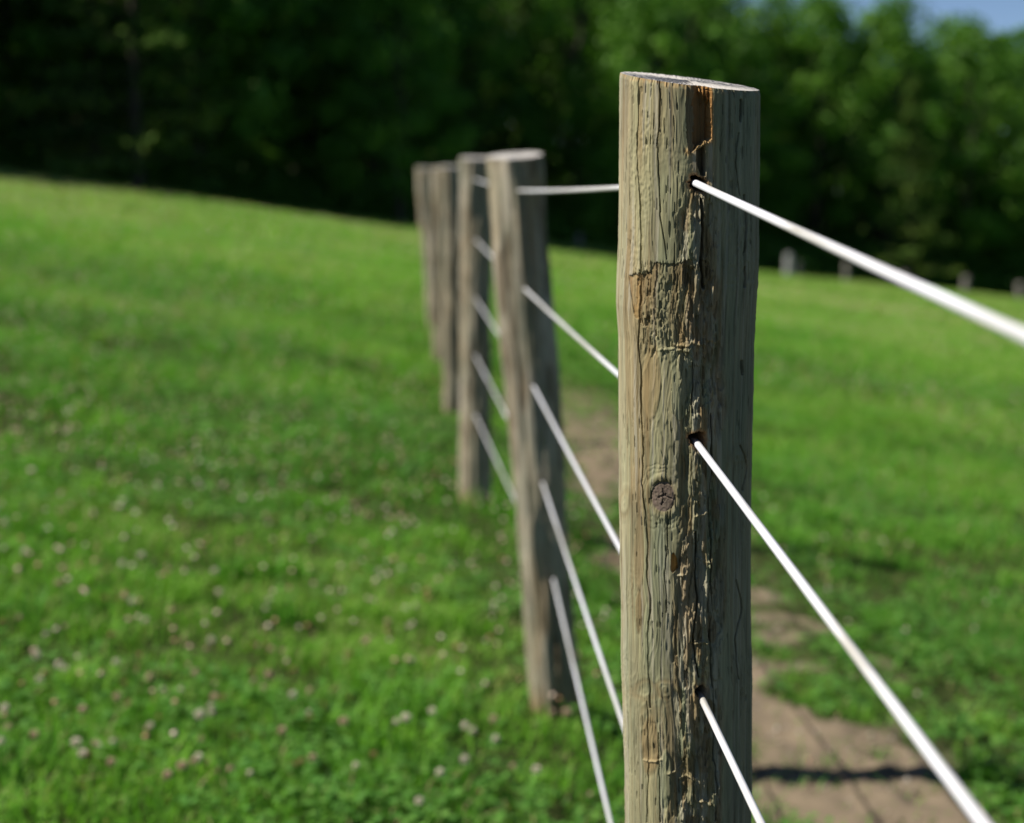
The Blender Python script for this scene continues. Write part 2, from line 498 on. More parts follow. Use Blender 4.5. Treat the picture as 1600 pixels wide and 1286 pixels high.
def in_poly(px, pv, pts):
    r = np.zeros(px.shape, bool); n = len(pts)
    for k in range(n):
        (x0, y0), (x1, y1) = pts[k], pts[(k + 1) % n]
        c = ((y0 > pv) != (y1 > pv)) & (px < (x1 - x0) * (pv - y0) / (y1 - y0 + 1e-12) + x0)
        r ^= c
    return r


def build_post(name, thetas, vs, axis_fn, rad_fn, top_tilt, disp, albedo):
    """thetas: angles (0 = toward -Y, positive toward +X); vs: distance below the top.
    axis_fn(v)->(x,y,z) centre, rad_fn(v)->radius, top_tilt=(slope x, slope y) of the sawn top, disp / albedo on the grid"""
    nt_, nv = len(thetas), len(vs)
    TH, Vg = np.meshgrid(thetas, vs)
    ax = axis_fn(Vg); R = rad_fn(Vg) + disp
    dx, dy = np.sin(TH) * R, -np.cos(TH) * R
    fade = np.clip(1 - Vg / 0.5, 0, 1)
    P = np.stack([ax[0] + dx, ax[1] + dy, ax[2] + fade * (top_tilt[0] * dx + top_tilt[1] * dy)], -1)
    V = P.reshape(-1, 3)
    r = np.arange(nv - 1)[:, None] * nt_; cidx = np.arange(nt_)[None, :]; c2 = (cidx + 1) % nt_
    q = np.stack([r + cidx, r + nt_ + cidx, r + nt_ + c2, r + c2], -1).reshape(-1, 4)
    A = albedo.reshape(-1, 3)
    me_o = mesh_np(name, V, [q], wood_m, True, {'albedo': ('COLOR', A)})
    # sawn end: concentric rings on the tilted plane, slightly rough
    c0 = np.array([float(ax[0][0, 0]), float(ax[1][0, 0]), float(ax[2][0, 0])])
    rings_ = np.linspace(1, 0.02, 26)
    top = P[0]
    CV = []
    for k, t in enumerate(rings_):
        p = c0 + (top - c0) * t
        if k: p = p + np.array([0, 0, 1]) * ((rng.random(len(p)) - 0.5) * 0.0012 + (vn(p[:, 0] * 700, p[:, 1] * 90, 5) - .5) * 0.0012)[:, None]
        CV.append(p)
    CV = np.concatenate(CV)
    r = np.arange(len(rings_) - 1)[:, None] * nt_
    q2 = np.stack([r + cidx, r + c2, r + nt_ + c2, r + nt_ + cidx], -1).reshape(-1, 4)
    fan = np.array([(len(rings_) - 1) * nt_ + np.arange(nt_)])
    cap = mesh_np('sawn_top', CV, [q2[:, ::-1][:, [3, 2, 1, 0]], fan], cap_m, False, parent=me_o)
    return me_o


# ---- the nearest post, surveyed from its outline
POST_Y = 1.72
rows = [  # y, left x, right x
    (127, 968, 1186), (300, 967, 1184.5), (390, 966, 1184), (440, 963.5, 1181), (480, 962.5, 1178), (530, 966.5, 1176), (600, 967, 1175), (700, 968, 1171.5),
    (870, 970, 1170.5), (950, 972, 1170.5), (1010, 971.5, 1171), (1050, 972.5, 1172), (1130, 975.5, 1172), (1200, 977, 1172), (1286, 977.5, 1171)]
sy, cx_, rr_, vz = [], [], [], []
for (py, xl, xr) in rows:
    a, b = at_y(xl, py, POST_Y), at_y(xr, py, POST_Y)
    m_ = at_y((xl + xr) / 2, py, POST_Y)
    cx_.append((a[0] + b[0]) / 2); rr_.append((b[0] - a[0]) / 2 * 0.999); vz.append(m_[2])
ZTOP = vz[0]
vd = ZTOP - np.array(vz)
base_z = float(ground(cx_[-1], POST_Y)) - 0.25
vd = np.append(vd, ZTOP - base_z); cx_.append(cx_[-1] - 0.001); rr_.append(rr_[-1] + 0.001)
axisA = lambda v: (np.interp(v, vd, cx_), np.full_like(v, POST_Y), ZTOP - v)
radA = lambda v: np.interp(v, vd, rr_)


def pv(py): return float(np.interp(py, [r_[0] for r_ in rows], vd[:-1]))


thf = np.linspace(-math.radians(112), math.radians(112), 760)
thb = np.linspace(math.radians(112), math.radians(248), 122)[1:-1]
th = np.concatenate([thf, thb])
vmax = vd[-1]
vs = np.concatenate([np.arange(0, 0.76, 0.00062), np.linspace(0.762, vmax, 160)])
TH, VG = np.meshgrid(th, vs)
# picture-measured surface coordinates: a = angle toward the camera, PX/PY = where a mark sits on the photographed face
CAM_A = math.atan2(cx_[5] - 0.0, POST_Y)        # the face turned to the camera is rotated by this toward -X
xpc = np.interp(VG, vd[:-1], [(a + b) / 2 for _, a, b in rows]); xpr = np.interp(VG, vd[:-1], [(b - a) / 2 for _, a, b in rows])
PYg = np.interp(VG, vd[:-1], [r_[0] for r_ in rows]) + np.maximum(0, VG - vd[-2]) * 1600
TV = TH + CAM_A
PYg = 286 + (PYg - 286) * POST_Y / (POST_Y - 0.066 * np.clip(np.cos(TV), 0, 1))
PX = xpc + xpr * np.sin(np.clip(TV, -math.pi / 2, math.pi / 2)) + np.where(np.abs(TV) > math.pi / 2, np.sign(TV) * (np.abs(TV) - math.pi / 2) * 105, 0)
U = TH * 0.0655                                   # metres round the post
mm = 0.001
Dm = np.zeros_like(U)
wob = fbm(U * 9, VG * 2.2, 101, 3) - 0.5
Dm += wob * 3.2 * mm
warp = (fbm(U * 38, VG * 13, 102, 3) - 0.5)
U0 = U
U = U + 0.0042 * warp + 0.0007 * (vn(U * 150, VG * 60, 104) - 0.5)
fl = fbm(U0 * 24, VG * 4.5, 103, 4)
phase = U / 0.0052 + fl * 16 + wob * 5
ridge = np.abs(((phase % 1) - 0.5) * 2)
Dm += (ridge ** 2 - 0.4) * 0.30 * mm * (0.5 + vn(U * 40, VG * 5, 107))
fib = vn(U / 0.0021, VG / 0.045, 109) * 0.5 + vn(U / 0.0011, VG / 0.02, 111) * 0.5
fib = fib * 0.8 + 0.2 * vn(U / 0.0013, VG / 0.006, 112)
Dm += (fib - 0.5) * 0.58 * mm
crk = vn(U / 0.0022, VG / 0.0032, 114) * sstep(0.45, 0.75, fbm(U0 * 30, VG * 14, 116, 3)); Dm += (crk - 0.3) * 0.8 * mm
# checks: many short seasoning cracks
ck = vn(U / 0.0013, VG / 0.019, 113); ckm = sstep(0.84, 0.93, ck) * sstep(0.5, 0.7, vn(U * 28, VG * 9, 115))
ck2 = sstep(0.83, 0.92, vn(U / 0.0021, VG / 0.011, 117)) * sstep(0.5, 0.7, vn(U * 35, VG * 12, 119))
Dm -= ckm * 1.5 * mm + ck2 * 0.8 * mm
crack = np.clip(ckm + ck2, 0, 1) * 0.5

W_GREY = np.array([0.288, 0.268, 0.158]); W_TAN = np.array([0.235, 0.185, 0.102]); W_GREEN = np.array([0.190, 0.202, 0.125])
W_BROWN = np.array([0.165, 0.112, 0.052]); W_FRESH = np.array([0.32, 0.16, 0.05]); W_DARK = np.array([0.075, 0.06, 0.045])


def lay(A, m, c): return A + (np.asarray(c) - A) * np.clip(m, 0, 1)[..., None]


AL = np.broadcast_to(W_GREY, U.shape + (3,)).copy()
AL = lay(AL, sstep(0.42, 0.68, fbm(U * 34 + 3, VG * 3.3, 121, 4)) * 0.85, W_TAN)
AL = lay(AL, sstep(0.45, 0.70, fbm(U * 30 + 9, VG * 4.0, 123, 4)) * 0.8, W_GREEN)
AL = lay(AL, sstep(1042, 1075, PX) * 0.55 * sstep(0.25, 0.6, fbm(U * 60, VG * 9, 125, 3)), W_GREEN)
AL *= (0.80 + 0.42 * fib)[..., None]
AL *= (1 - 0.20 * (1 - ridge) * sstep(0.3, 0.7, vn(U * 50, VG * 6, 127)))[..., None]
AL = lay(AL, np.exp(-((PX - 1031) / 9) ** 2) * sstep(330, 200, PYg) * 0.45, W_BROWN)
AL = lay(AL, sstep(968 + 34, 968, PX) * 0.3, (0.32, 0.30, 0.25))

AL = lay(AL, sstep(0.62, 0.85, vn(U / 0.0034, VG * 4.5, 126)) * 0.55, W_BROWN)
AL = lay(AL, sstep(0.66, 0.85, vn(U / 0.0026, VG * 6 + 3, 128)) * 0.55, (0.32, 0.305, 0.25))
AL = lay(AL, sstep(0.60, 0.80, fbm(U0 * 45, VG * 7, 130, 3)) * 0.4, (0.12, 0.11, 0.075))
# long cracks
cracks = [([(997, 118), (997, 150), (999, 260), (1001, 330), (1003, 430), (1000, 520), (1003, 620), (1005, 700), (1005, 760), (1010, 800), (1013, 860), (1016, 940), (1016, 1040), (1015, 1110)], 1.3, 5),
          ([(1030, 122), (1031, 150), (1030, 215), (1032, 250), (1031, 330), (1042, 400)], 1.1, 4),
          ([(1154, 138), (1154, 158), (1153, 172)], 2.6, 4), ([(1151, 190), (1149, 230), (1153, 290)], 1.2, 4),
          ([(1160, 405), (1161, 435)], 2.6, 6), ([(1156, 555), (1155, 575)], 2.4, 4), ([(1160, 290), (1162, 340), (1158, 380)], 1.6, 4),
          ([(1152, 690), (1163, 722), (1158, 760)], 2.0, 4), ([(1150, 905), (1155, 950), (1148, 1000), (1152, 1060)], 1.6, 4),
          ([(1028, 1150), (1032, 1290)], 1.1, 4),
          ([(1044, 800), (1042, 880), (1040, 960)], 0.8, 3), ([(1085, 830), (1088, 900), (1084, 1000), (1091, 1060)], 1.8, 6),
          ([(1108, 640), (1109, 760), (1107, 860), (1112, 960), (1112, 1110), (1118, 1286)], 1.6, 6), ([(1010, 1100), (1014, 1200), (1012, 1290)], 0.8, 3),
          ([(1094, 300), (1096, 345), (1093, 400), (1099, 440)], 3.2, 7), ([(1081, 560), (1080, 640)], 1.2, 5)]
jx = (vn(PX * 0 + 1, PYg / 45, 131) - 0.5) * 4 + (vn(PX * 0 + 2, PYg / 12, 133) - 0.5) * 1.4
for k, (pts, wpx, dep) in enumerate(cracks):
    d = poly_dist(PX + jx, PYg, pts)
    wv = wpx * (0.45 + 0.9 * vn(PX * 0 + k, PYg / 22, 135))
    wv = wv * (0.62 if wpx < 1.5 else 0.8); m = sstep(wv + 0.55, wv * 0.3, d)
    Dm -= m * dep * mm; crack = np.maximum(crack, m * 0.8)

# flaking band down the split face
fx0 = 1096 + (fbm(PX * 0 + 3, PYg / 90, 137, 3) - .5) * 26
fw = 17 + 12 * vn(PX * 0 + 4, PYg / 70, 139) + 8 * sstep(300, 900, PYg)
fm = sstep(fw + 8, fw - 6, np.abs(PX - fx0)) * sstep(215, 300, PYg)
lay_n = fbm(U / 0.0085, VG / 0.045, 141, 4)
st = lay_n * 6.5; stq = np.floor(st) + sstep(0.80, 0.97, st % 1)
Dm += fm * ((stq / 6.5) - 0.52) * 15 * mm
Dm += fm * (vn(U / 0.0014, VG / 0.02, 143) - 0.5) * 1.4 * mm + fm * (vn(U / 0.0016, VG / 0.003, 145) - .5) * 0.5 * mm
AL = lay(AL, fm * sstep(0.5, 0.75, vn(U / 0.006, VG / 0.05, 147)) * 0.5, (0.17, 0.20, 0.13))
AL = lay(AL, fm * sstep(0.6, 0.8, vn(U / 0.004, VG / 0.03, 149)) * 0.55, W_BROWN)
AL = lay(AL, fm * sstep(0.55, 0.62, vn(U / 0.007, VG / 0.055, 146)) * 0.6, (0.31, 0.29, 0.225))
AL = lay(AL, fm * sstep(0.60, 0.66, vn(U / 0.005, VG / 0.04, 144)) * 0.6, (0.215, 0.15, 0.075))
# wider, shallower lifted grain over the lower half of the face
fm2 = sstep(1010, 1060, PX) * sstep(1125, 1100, PX) * sstep(600, 700, PYg)
st2 = fbm(U / 0.012, VG / 0.075, 151, 4) * 5; s2q = np.floor(st2) + sstep(0.72, 0.98, st2 % 1)
Dm += fm2 * (s2q / 5 - 0.5) * 6.5 * mm

# peeled brown patch with ragged upper and lower edge
rag = (vn(U / 0.004, VG * 0, 153) - .5) * 22 + (vn(U / 0.0015, VG * 0, 155) - .5) * 8
peel = [(984, 438), (1003, 430), (1017, 425), (1021, 411), (1072, 403), (1090, 400), (1108, 405), (1112, 520), (1118, 518), (1120, 525), (1078, 532), (1040, 541), (1020, 520), (992, 498)]
pm_ = in_poly(PX, PYg + rag * 0.5, peel).astype(float)
pm_b = np.clip(pm_ * (0.35 + 0.8 * sstep(0.3, 0.6, fbm(U / 0.007, VG / 0.04, 157, 3))), 0, 1)
Dm -= pm_ * 1.1 * mm
rough_z = sstep(985, 1010, PX) * sstep(1122, 1108, PX) * sstep(400, 415, PYg) * sstep(570, 535, PYg)
Dm += rough_z * (np.floor(fbm(U / 0.0035, VG / 0.018, 159, 3) * 5) / 5 - .5) * 3.4 * mm
Dm -= rough_z * sstep(0.70, 0.85, vn(U / 0.0018, VG / 0.009, 161)) * 1.8 * mm
AL = lay(AL, pm_b * 0.75 * sstep(560, 430, PYg), W_BROWN)
AL = lay(AL, pm_b * 0.6 * np.exp(-((PX - 994) / 8) ** 2), (0.25, 0.155, 0.055))
led = np.exp(-((PYg - (531 - (PX - 1078) * 0.17 + rag * 0.25)) / 2.2) ** 2) * sstep(1040, 1060, PX) * sstep(1124, 1116, PX)
Dm += led * 1.6 * mm; AL = lay(AL, led * 0.7, (0.28, 0.23, 0.13))
led = np.exp(-((PYg - (543 - (PX - 1040) * 0.1 + rag * 0.25)) / 2.0) ** 2) * sstep(1025, 1035, PX) * sstep(1085, 1078, PX)
Dm += led * 1.2 * mm
# a smooth old layer below the patch, its right edge broken away
pl = in_poly(PX + jx * .5, PYg, [(1050, 545), (1080, 536), (1083, 560), (1079, 612), (1076, 640), (1062, 655), (1050, 640)]).astype(float)
Dm += pl * 1.3 * mm; AL = lay(AL, pl * 0.6, W_GREEN)

# split-out slot at the top
slot_e = (vn(PX * 0 + 5, PYg / 14, 163) - .5) * 7 + (vn(PX * 0 + 7, PYg / 4, 162) - .5) * 3
slot = in_poly(PX + slot_e * 0.5, PYg + (vn(PX / 5, PYg * 0, 165) - .5) * 7,
               [(1072, 60), (1109, 60), (1111, 150), (1111, 203), (1101, 207), (1092, 214), (1084, 221), (1075, 226), (1073, 180)]).astype(float)
Dm = np.where(slot > 0, -4.5 * mm - (PX - 1073) * 0.28 * mm - 1.5 * mm * np.floor(vn(U / 0.004, VG * 3, 166) * 3) + (vn(U / 0.002, VG / 0.05, 167) - .5) * 1.0 * mm, Dm)
shelf = slot * sstep(1088, 1081, PX + slot_e + (vn(PX * 0 + 6, PYg / 6, 164) - .5) * 6)
Dm = np.where(shelf > 0.5, -2.6 * mm + (vn(U / 0.0014, VG / 0.03, 170) - .5) * 1.6 * mm, Dm)
fray = slot * sstep(1088, 1096, PX) * sstep(156, 138, PYg) * sstep(0.52, 0.7, vn(U / 0.0012, VG / 0.006, 172))
Dm += fray * 7 * mm
AL = lay(AL, slot, (0.19, 0.122, 0.055)); AL = lay(AL, slot * sstep(0.4, 0.7, vn(U / 0.0018, VG / 0.03, 168)) * 0.5, (0.20, 0.12, 0.05))
AL = lay(AL, shelf * 0.8, (0.17, 0.14, 0.085)); AL = lay(AL, fray, W_FRESH)
wall = sstep(1105, 1109, PX) * sstep(1114, 1111, PX) * sstep(208, 200, PYg)
AL = lay(AL, wall * 0.9, W_FRESH)
frz = np.exp(-(poly_dist(PX, PYg, [(1075, 226), (1084, 221), (1092, 214), (1101, 208), (1110, 204)]) / 6) ** 2) * (1 - slot)
Dm += frz * (vn(U / 0.0011, VG / 0.004, 169) - 0.35) * 4.0 * mm
AL = lay(AL, frz * 0.85, (0.30, 0.195, 0.085))
AL = lay(AL, np.exp(-((PX - 1092) / 20) ** 2) * np.exp(-((PYg - 135) / 6) ** 2) * 0.5, W_FRESH)
rim = sstep(133, 124, PYg - (PX - 1077) * 0.0) * sstep(0.45, 0.65, vn(U / 0.003, VG / 0.004, 171))
AL = lay(AL, rim * 0.35, (0.40, 0.22, 0.08))
# dark gash between the slot and the upper bore
g_ = in_poly(PX + jx, PYg, [(1089, 222), (1101, 214), (1104, 235), (1103, 262), (1096, 262), (1090, 245)]).astype(float)
Dm = np.where(g_ > 0, Dm - 5 * mm - (PX - 1089) * 0.6 * mm, Dm); AL = lay(AL, g_ * 0.7, (0.10, 0.075, 0.05))
# bores for the strands
bores = [(1089, 276, 12.5, 1), (1089, 684, 12.5, 1), (1094.5, 1083, 9.6, 0)]
for k, (bx, by, br, ragged) in enumerate(bores):
    ang = np.arctan2(PYg - by, PX - bx)
    rr = br * (1 + ragged * 0.45 * (vn(ang * 2.2 + 40, PX * 0 + k, 173) - 0.45))
    d = np.hypot(PX - bx, PYg - by)
    inside = d < rr
    Dm = np.where(inside, -48 * mm, Dm)
    halo = sstep(rr + 7, rr, d) * (~inside)
    Dm -= halo * (0.6 + ragged * 1.2 * vn(ang * 4 + 9, d / 3, 175)) * 1.2 * mm
    AL = lay(AL, halo * (0.7 if ragged else 0.3), (0.26, 0.13, 0.055))
    AL = lay(AL, np.exp(-((PX - bx + 2) / 5.5) ** 2) * sstep(by, by + 8, PYg) * sstep(by + 75, by + 12, PYg) * 0.5, (0.11, 0.075, 0.04))
    AL = lay(AL, inside.astype(float), (0.06, 0.04, 0.025))
# drip of torn fibres under the upper bore
m = np.exp(-((PX - 1082) / 4) ** 2) * sstep(284, 290, PYg) * sstep(312, 300, PYg)
Dm += m * (vn(U / 0.001, VG / 0.006, 177) - .5) * 3 * mm; AL = lay(AL, m * 0.6, W_BROWN)
# knot
kx, ky = (PX - 1037) / 17.5, (PYg - 776) / 24.0
kd = np.hypot(kx, ky); ka = np.arctan2(ky, kx)
kin = sstep(1.03, 0.95, kd)
Dm = Dm * (1 - kin) + kin * (-0.9 * mm + 0.12 * mm * np.sin(kd * 22 + 9 * fbm(PX / 9, PYg / 9, 191, 2)) + (vn(PX / 3, PYg / 3, 179) - .5) * 0.5 * mm)
Dm -= np.exp(-((kd - 1.02) / 0.06) ** 2) * 1.4 * mm * (0.35 + 0.65 * (ky < 0.2)) * sstep(0.2, 0.5, vn(ka * 3 + 20, kd * 0, 181))
Dm += np.exp(-((kd - 1.35) / 0.22) ** 2) * 0.9 * mm
kc = np.zeros_like(kd)
for a_, l_ in ((0.15, .75), (1.7, .6), (-1.6, .5), (2.9, .45), (-0.5, .35)):
    ex, ey = 1037 + 17 * l_ * math.cos(a_), 776 + 23 * l_ * math.sin(a_)
    kc = np.maximum(kc, sstep(1.5, 0.5, poly_dist(PX + (vn(PX / 3, PYg / 3, 183) - .5) * 3, PYg, [(1037, 774), (ex, ey)])))
Dm -= kc * 1.6 * mm
AL = lay(AL, np.exp(-((kd - 1.05) / 0.25) ** 2) * 0.4, W_BROWN); AL = lay(AL, kin * 0.9, (0.15, 0.112, 0.09)); AL = lay(AL, kin * sstep(.4, .7, vn(PX / 2.5, PYg / 2.5, 185)) * .5, (0.15, 0.11, 0.10))
AL = lay(AL, kc * 0.8, (0.07, 0.05, 0.045))
# grain flowing round the knot
for k in range(3):
    q = np.exp(-((kd + 0.9 * (fbm(PX / 14, PYg / 30, 193, 3) - .5) - 1.5 - 0.33 * k) / 0.08) ** 2); Dm -= q * 0.3 * mm
AL = lay(AL, np.exp(-((PX - 1035) / 7) ** 2) * sstep(800, 830, PYg) * sstep(980, 880, PYg) * 0.35, (0.21, 0.22, 0.175))
# two low swirls where branches were healed over
for (sx, sy_, rx, ry, sgn) in ((979, 790, 9, 22, 1), (1008, 1084, 24, 17, -1), (1040, 1078, 13, 15, 1), (1150, 706, 16, 18, 1), (1022, 1150, 17, 48, -1)):
    sd = np.hypot((PX - sx) / rx, (PYg - sy_) / ry) + 0.9 * (fbm(PX / 16, PYg / 26, 195, 3) - .5)
    Dm += np.exp(-(sd / 0.95) ** 2) * sgn * 1.5 * mm + np.sin(sd * 11 + wob * 4) * 0.16 * mm * np.exp(-(sd / 1.3) ** 2)
    AL = lay(AL, np.exp(-((sd - 0.9) / 0.25) ** 2) * 0.35, W_BROWN)
# long pale lens and brown lens of grain on the lower face
for (lx, ly, rx, ry, c) in ((1014, 1000, 9, 60, W_GREEN), (1000, 870, 10, 70, W_TAN), (1018, 1165, 12, 52, (0.20, 0.145, 0.07)), (1040, 1220, 10, 50, W_GREEN), (1020, 600, 14, 60, (0.24, 0.18, 0.09)), (1000, 960, 6, 40, W_BROWN)):
    sd = np.hypot((PX - lx) / rx, (PYg - ly) / ry) + (fbm(U * 60, VG * 12, 187, 2) - .5) * .5
    AL = lay(AL, sstep(1.1, 0.8, sd) * 0.65, c); Dm -= np.exp(-((sd - 1) / 0.1) ** 2) * 0.4 * mm
# fresh chip
ch = in_poly(PX, PYg, [(1050, 868), (1054, 864), (1058, 874), (1059, 890), (1052, 897), (1049, 892)]).astype(float)
Dm -= ch * 3.2 * mm; AL = lay(AL, ch, (0.44, 0.22, 0.06))
# splinter ledges that catch the light
for (pts, h) in (([(1060, 902), (1072, 899), (1076, 893)], 1.6), ([(1088, 874), (1098, 877), (1106, 876)], 2.0), ([(1084, 1008), (1096, 1006), (1107, 1004)], 2.2),
                 ([(1008, 1193), (1020, 1195), (1034, 1193)], 1.5), ([(1045, 1214), (1058, 1210), (1068, 1196)], 1.8), ([(1090, 1258), (1100, 1256), (1107, 1258)], 2.2),
                 ([(1062, 1222), (1072, 1218), (1086, 1222)], 1.5), ([(1085, 805), (1098, 802), (1104, 795)], 1.8)):
    d = poly_dist(PX, PYg + rag * 0.12, pts)
    above = sstep(26, 0, np.abs(PYg - pts[1][1] + 13) * 1.2) * sstep(pts[0][0] - 4, pts[0][0], PX) * sstep(pts[-1][0] + 4, pts[-1][0], PX)
    Dm -= above * 0.9 * mm * h * (PYg < pts[1][1]); Dm += np.exp(-(d / 1.6) ** 2) * h * mm
    AL = lay(AL, np.exp(-(d / 2) ** 2) * 0.5, (0.29, 0.25, 0.15))
# grey-green tint on the face away from the sun: its shade painted in
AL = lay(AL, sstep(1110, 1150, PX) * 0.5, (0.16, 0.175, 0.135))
AL *= (1 - 0.55 * crack)[..., None]
edge = np.clip(1 - VG / 0.004, 0, 1)
Dm -= edge * (0.5 + vn(U / 0.002, VG * 0, 189) * 1.4) * mm
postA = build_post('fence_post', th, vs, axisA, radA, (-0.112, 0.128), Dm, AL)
tag(postA, 'sharp nearest round wooden post with split notch, knot and bored strand holes', 'fence post', 'round posts of the strand fence')
del TH, VG, PX, PYg, U, AL, Dm

# ---- the posts behind it
def far_post(top_px, base_px, ydist, R, tilt, seed, label, taper=1.0, tint=1.0):
    b = at_y(base_px[0], base_px[1], ydist); t = at_y(top_px[0], top_px[1], ydist)
    zb = min(float(ground(b[0], ydist)), b[2]) - 0.25
    L = t[2] - zb
    dxdz = (t[0] - b[0]) / (t[2] - b[2])
    th = np.linspace(-math.pi, math.pi, 121)[:-1]
    vs = np.linspace(0, L, 260)
    TH, VG = np.meshgrid(th, vs)
    thw = np.minimum(np.abs(TH), 10) * np.sign(TH)
    U = np.sin(TH) * 0.065 + np.where(np.abs(TH) > 1.57, 0.5, 0)
    U2 = np.cos(TH) * 0.065
    Dm = (vn(U * 22, VG * 3, seed) - .5) * 0.014 + (vn(U * 60 + U2 * 50, VG * 6, seed + 1) - .5) * 0.011
    Dm -= sstep(0.72, 0.9, vn(U * 170 + U2 * 60, VG * 9, seed + 2)) * 0.004
    flk = np.exp(-((U - 0.012) / 0.012) ** 2) * (np.abs(TH) < 1.5)
    Dm += flk * (np.floor(fbm(U / 0.01, VG / 0.07, seed + 7, 3) * 5) / 5 - .5) * 0.012
    A = np.broadcast_to(np.array([0.30, 0.265, 0.195]), TH.shape + (3,)).copy()
    A = lay(A, sstep(.4, .65, fbm(U * 40, VG * 3, seed + 3, 3)), (0.36, 0.33, 0.27))
    A = lay(A, sstep(.5, .7, fbm(U * 45 + 7, VG * 3.5, seed + 4, 3)) * .6, (0.27, 0.20, 0.12))
    A = lay(A, sstep(.52, .7, fbm(U * 35 + 3, VG * 4.5, seed + 5, 3)) * .7, (0.20, 0.20, 0.145))
    A = lay(A, flk * 0.45, (0.15, 0.13, 0.09))
    A = lay(A, sstep(.55, .72, fbm(U * 55 + 2, VG * 7, seed + 9, 3)) * .8, (0.13, 0.10, 0.065))
    A *= tint * np.array([0.90, 0.90, 0.91])
    zg = L - 0.25
    A = lay(A, sstep(zg - 0.10, zg, VG) * 0.6, (0.20, 0.13, 0.04))
    ax = lambda v: (t[0] - v * dxdz, np.full_like(v, ydist), t[2] - v)
    rad = lambda v: R * (taper + (1 - taper) * v / L)
    o = build_post('fence_post', th, vs, ax, rad, tilt, Dm, A)
    return tag(o, label, 'fence post', 'round posts of the strand fence')


YS = {'B': 4.61, 'C': 7.69, 'D': 10.75, 'E': 13.8, 'F': 16.9}
far_post((804, 243), (868, 1118), YS['B'], 0.0605, (0.075, 0.13), 211, 'blurred wooden post leaning left with a pale sawn top, directly behind the sharp post', 1.2)
far_post((744, 247), (743, 782), YS['C'], 0.066, (-0.02, 0.10), 223, 'upright grey post with four strands reaching it, between the leaning post and thinner ones', 1.0)
far_post((704, 260), (709, 655), YS['D'], 0.060, (0.0, 0.08), 237, 'brownish thin post half hidden by the upright grey post', 1.0, 0.95)
far_post((686, 262), (690, 575), YS['E'], 0.058, (0.0, 0.08), 251, 'thin post squeezed between the brownish post and the farthest one', 1.0, 0.9)
far_post((661, 262), (681, 522), YS['F'], 0.064, (0.0, 0.08), 263, 'palest post at the far left end of the row, leaning left', 1.0, 1.1)

# ------------------------------------------------------------------ strands
Mw = NT('white_coated_wire')
Mw.col(Mw.mix(0.8, (0.66, 0.665, 0.73), Mw.ramp(Mw.noise(11, 6, None, 0.65), [(0.36, (0.34, 0.32, 0.26)), (0.5, (0.60, 0.595, 0.61)), (0.62, (0.66, 0.665, 0.73))])))
Mw.b.inputs['Roughness'].default_value = 0.42; Mw.b.inputs['Specular IOR Level'].default_value = 0.45
Mw.bump(Mw.noise(500, 2), 0.15, 0.0004)


def strand(pts, r, label):
    V, Q = [], []; nseg = 16
    # resample with a slight sag between the posts
    P = []
    for a, b in zip(pts[:-1], pts[1:]):
        L = np.linalg.norm(b - a); k = max(8, int(L / 0.06))
        for i in range(k):
            t = i / k; p = a + (b - a) * t; p = p + np.array([0, 0, -0.0010 * L * 4 * t * (1 - t)]); P.append(p)
    P.append(pts[-1]); P = np.array(P)
    T = np.gradient(P, axis=0); T /= np.linalg.norm(T, axis=1)[:, None]
    S = np.cross(T, [0, 0, 1.0]); S /= np.linalg.norm(S, axis=1)[:, None]; N = np.cross(S, T)
    a = np.linspace(0, 2 * math.pi, nseg, endpoint=False)
    V = (P[:, None, :] + r * (np.cos(a)[None, :, None] * S[:, None, :] + np.sin(a)[None, :, None] * N[:, None, :])).reshape(-1, 3)
    i = np.arange(len(P) - 1)[:, None] * nseg; j = np.arange(nseg)[None]; j2 = (j + 1) % nseg
    Q = np.stack([i + j, i + j2, i + nseg + j2, i + nseg + j], -1).reshape(-1, 4)
    o = mesh_np('fence_wire', V, [Q, np.array([np.arange(nseg)[::-1]]), np.array([(len(P) - 1) * nseg + np.arange(nseg)])], Mw.m, True)
    return tag(o, label, 'fence wire', 'white coated strands of the fence')


YA = POST_Y - 0.06
dz_n = {1: 0.079, 2: 0.066, 3: 0.03, 4: 0.03, 5: 0.03}
bpx = {1: (810, 298), 2: (820, 451), 3: (834, 604), 4: (848, 755), 5: (865, 906)}
cpx = {1: (741, 280), 2: (744, 375), 3: (743, 466), 4: (743, 556), 5: (743, 649)}
apx = {1: (1086, 286), 2: (1090, 694), 3: (1097, 1092), 4: (1096, 1492), 5: (1098, 1892)}
npx = {1: (1600, 516, 0.80), 2: (1541, 1286, 0.853), 3: (1190, 1286, 1.385)}
labs = {1: 'top white strand, the one crossing the dark trees to the right picture edge',
        2: 'white strand emerging beside the knot and running to the lower right corner',
        3: 'middle white strand leaving the clean lowest bored hole of the sharp post',
        4: 'white strand next above the lowest, ending behind the sharp post',
        5: 'lowest white strand, coming steeply down left of the sharp post'}
dpx = {1: (722, 292), 2: (722, 352), 3: (722, 417), 4: (722, 482), 5: (722, 548)}
for k in range(1, 6):
    A_ = at_y(*apx[k], YA)
    if k in npx:
        nx_, ny_, nd = npx[k]; p = at_y(nx_, ny_, nd)
        dirn = (p - A_) / (A_[1] - p[1]); start = A_ + dirn * 2.6
        if k == 3: start = A_ + dirn * 2.6
    else:
        start = A_ + np.array([0.0, -2.6, -0.16])
    B_ = at_y(*bpx[k], YS['B'] - 0.06); C_ = at_y(*cpx[k], YS['C'] - 0.06)
    D_ = at_y(*dpx[k], YS['D'] - 0.055)
    hz = 0.25 * (k - 1)
    F_ = np.array([0.18, YS['F'], 1.30 - hz]); E_ = (D_ + F_) / 2
    strand([start, A_, B_, C_, D_, E_, F_], 0.0034, labs[k])

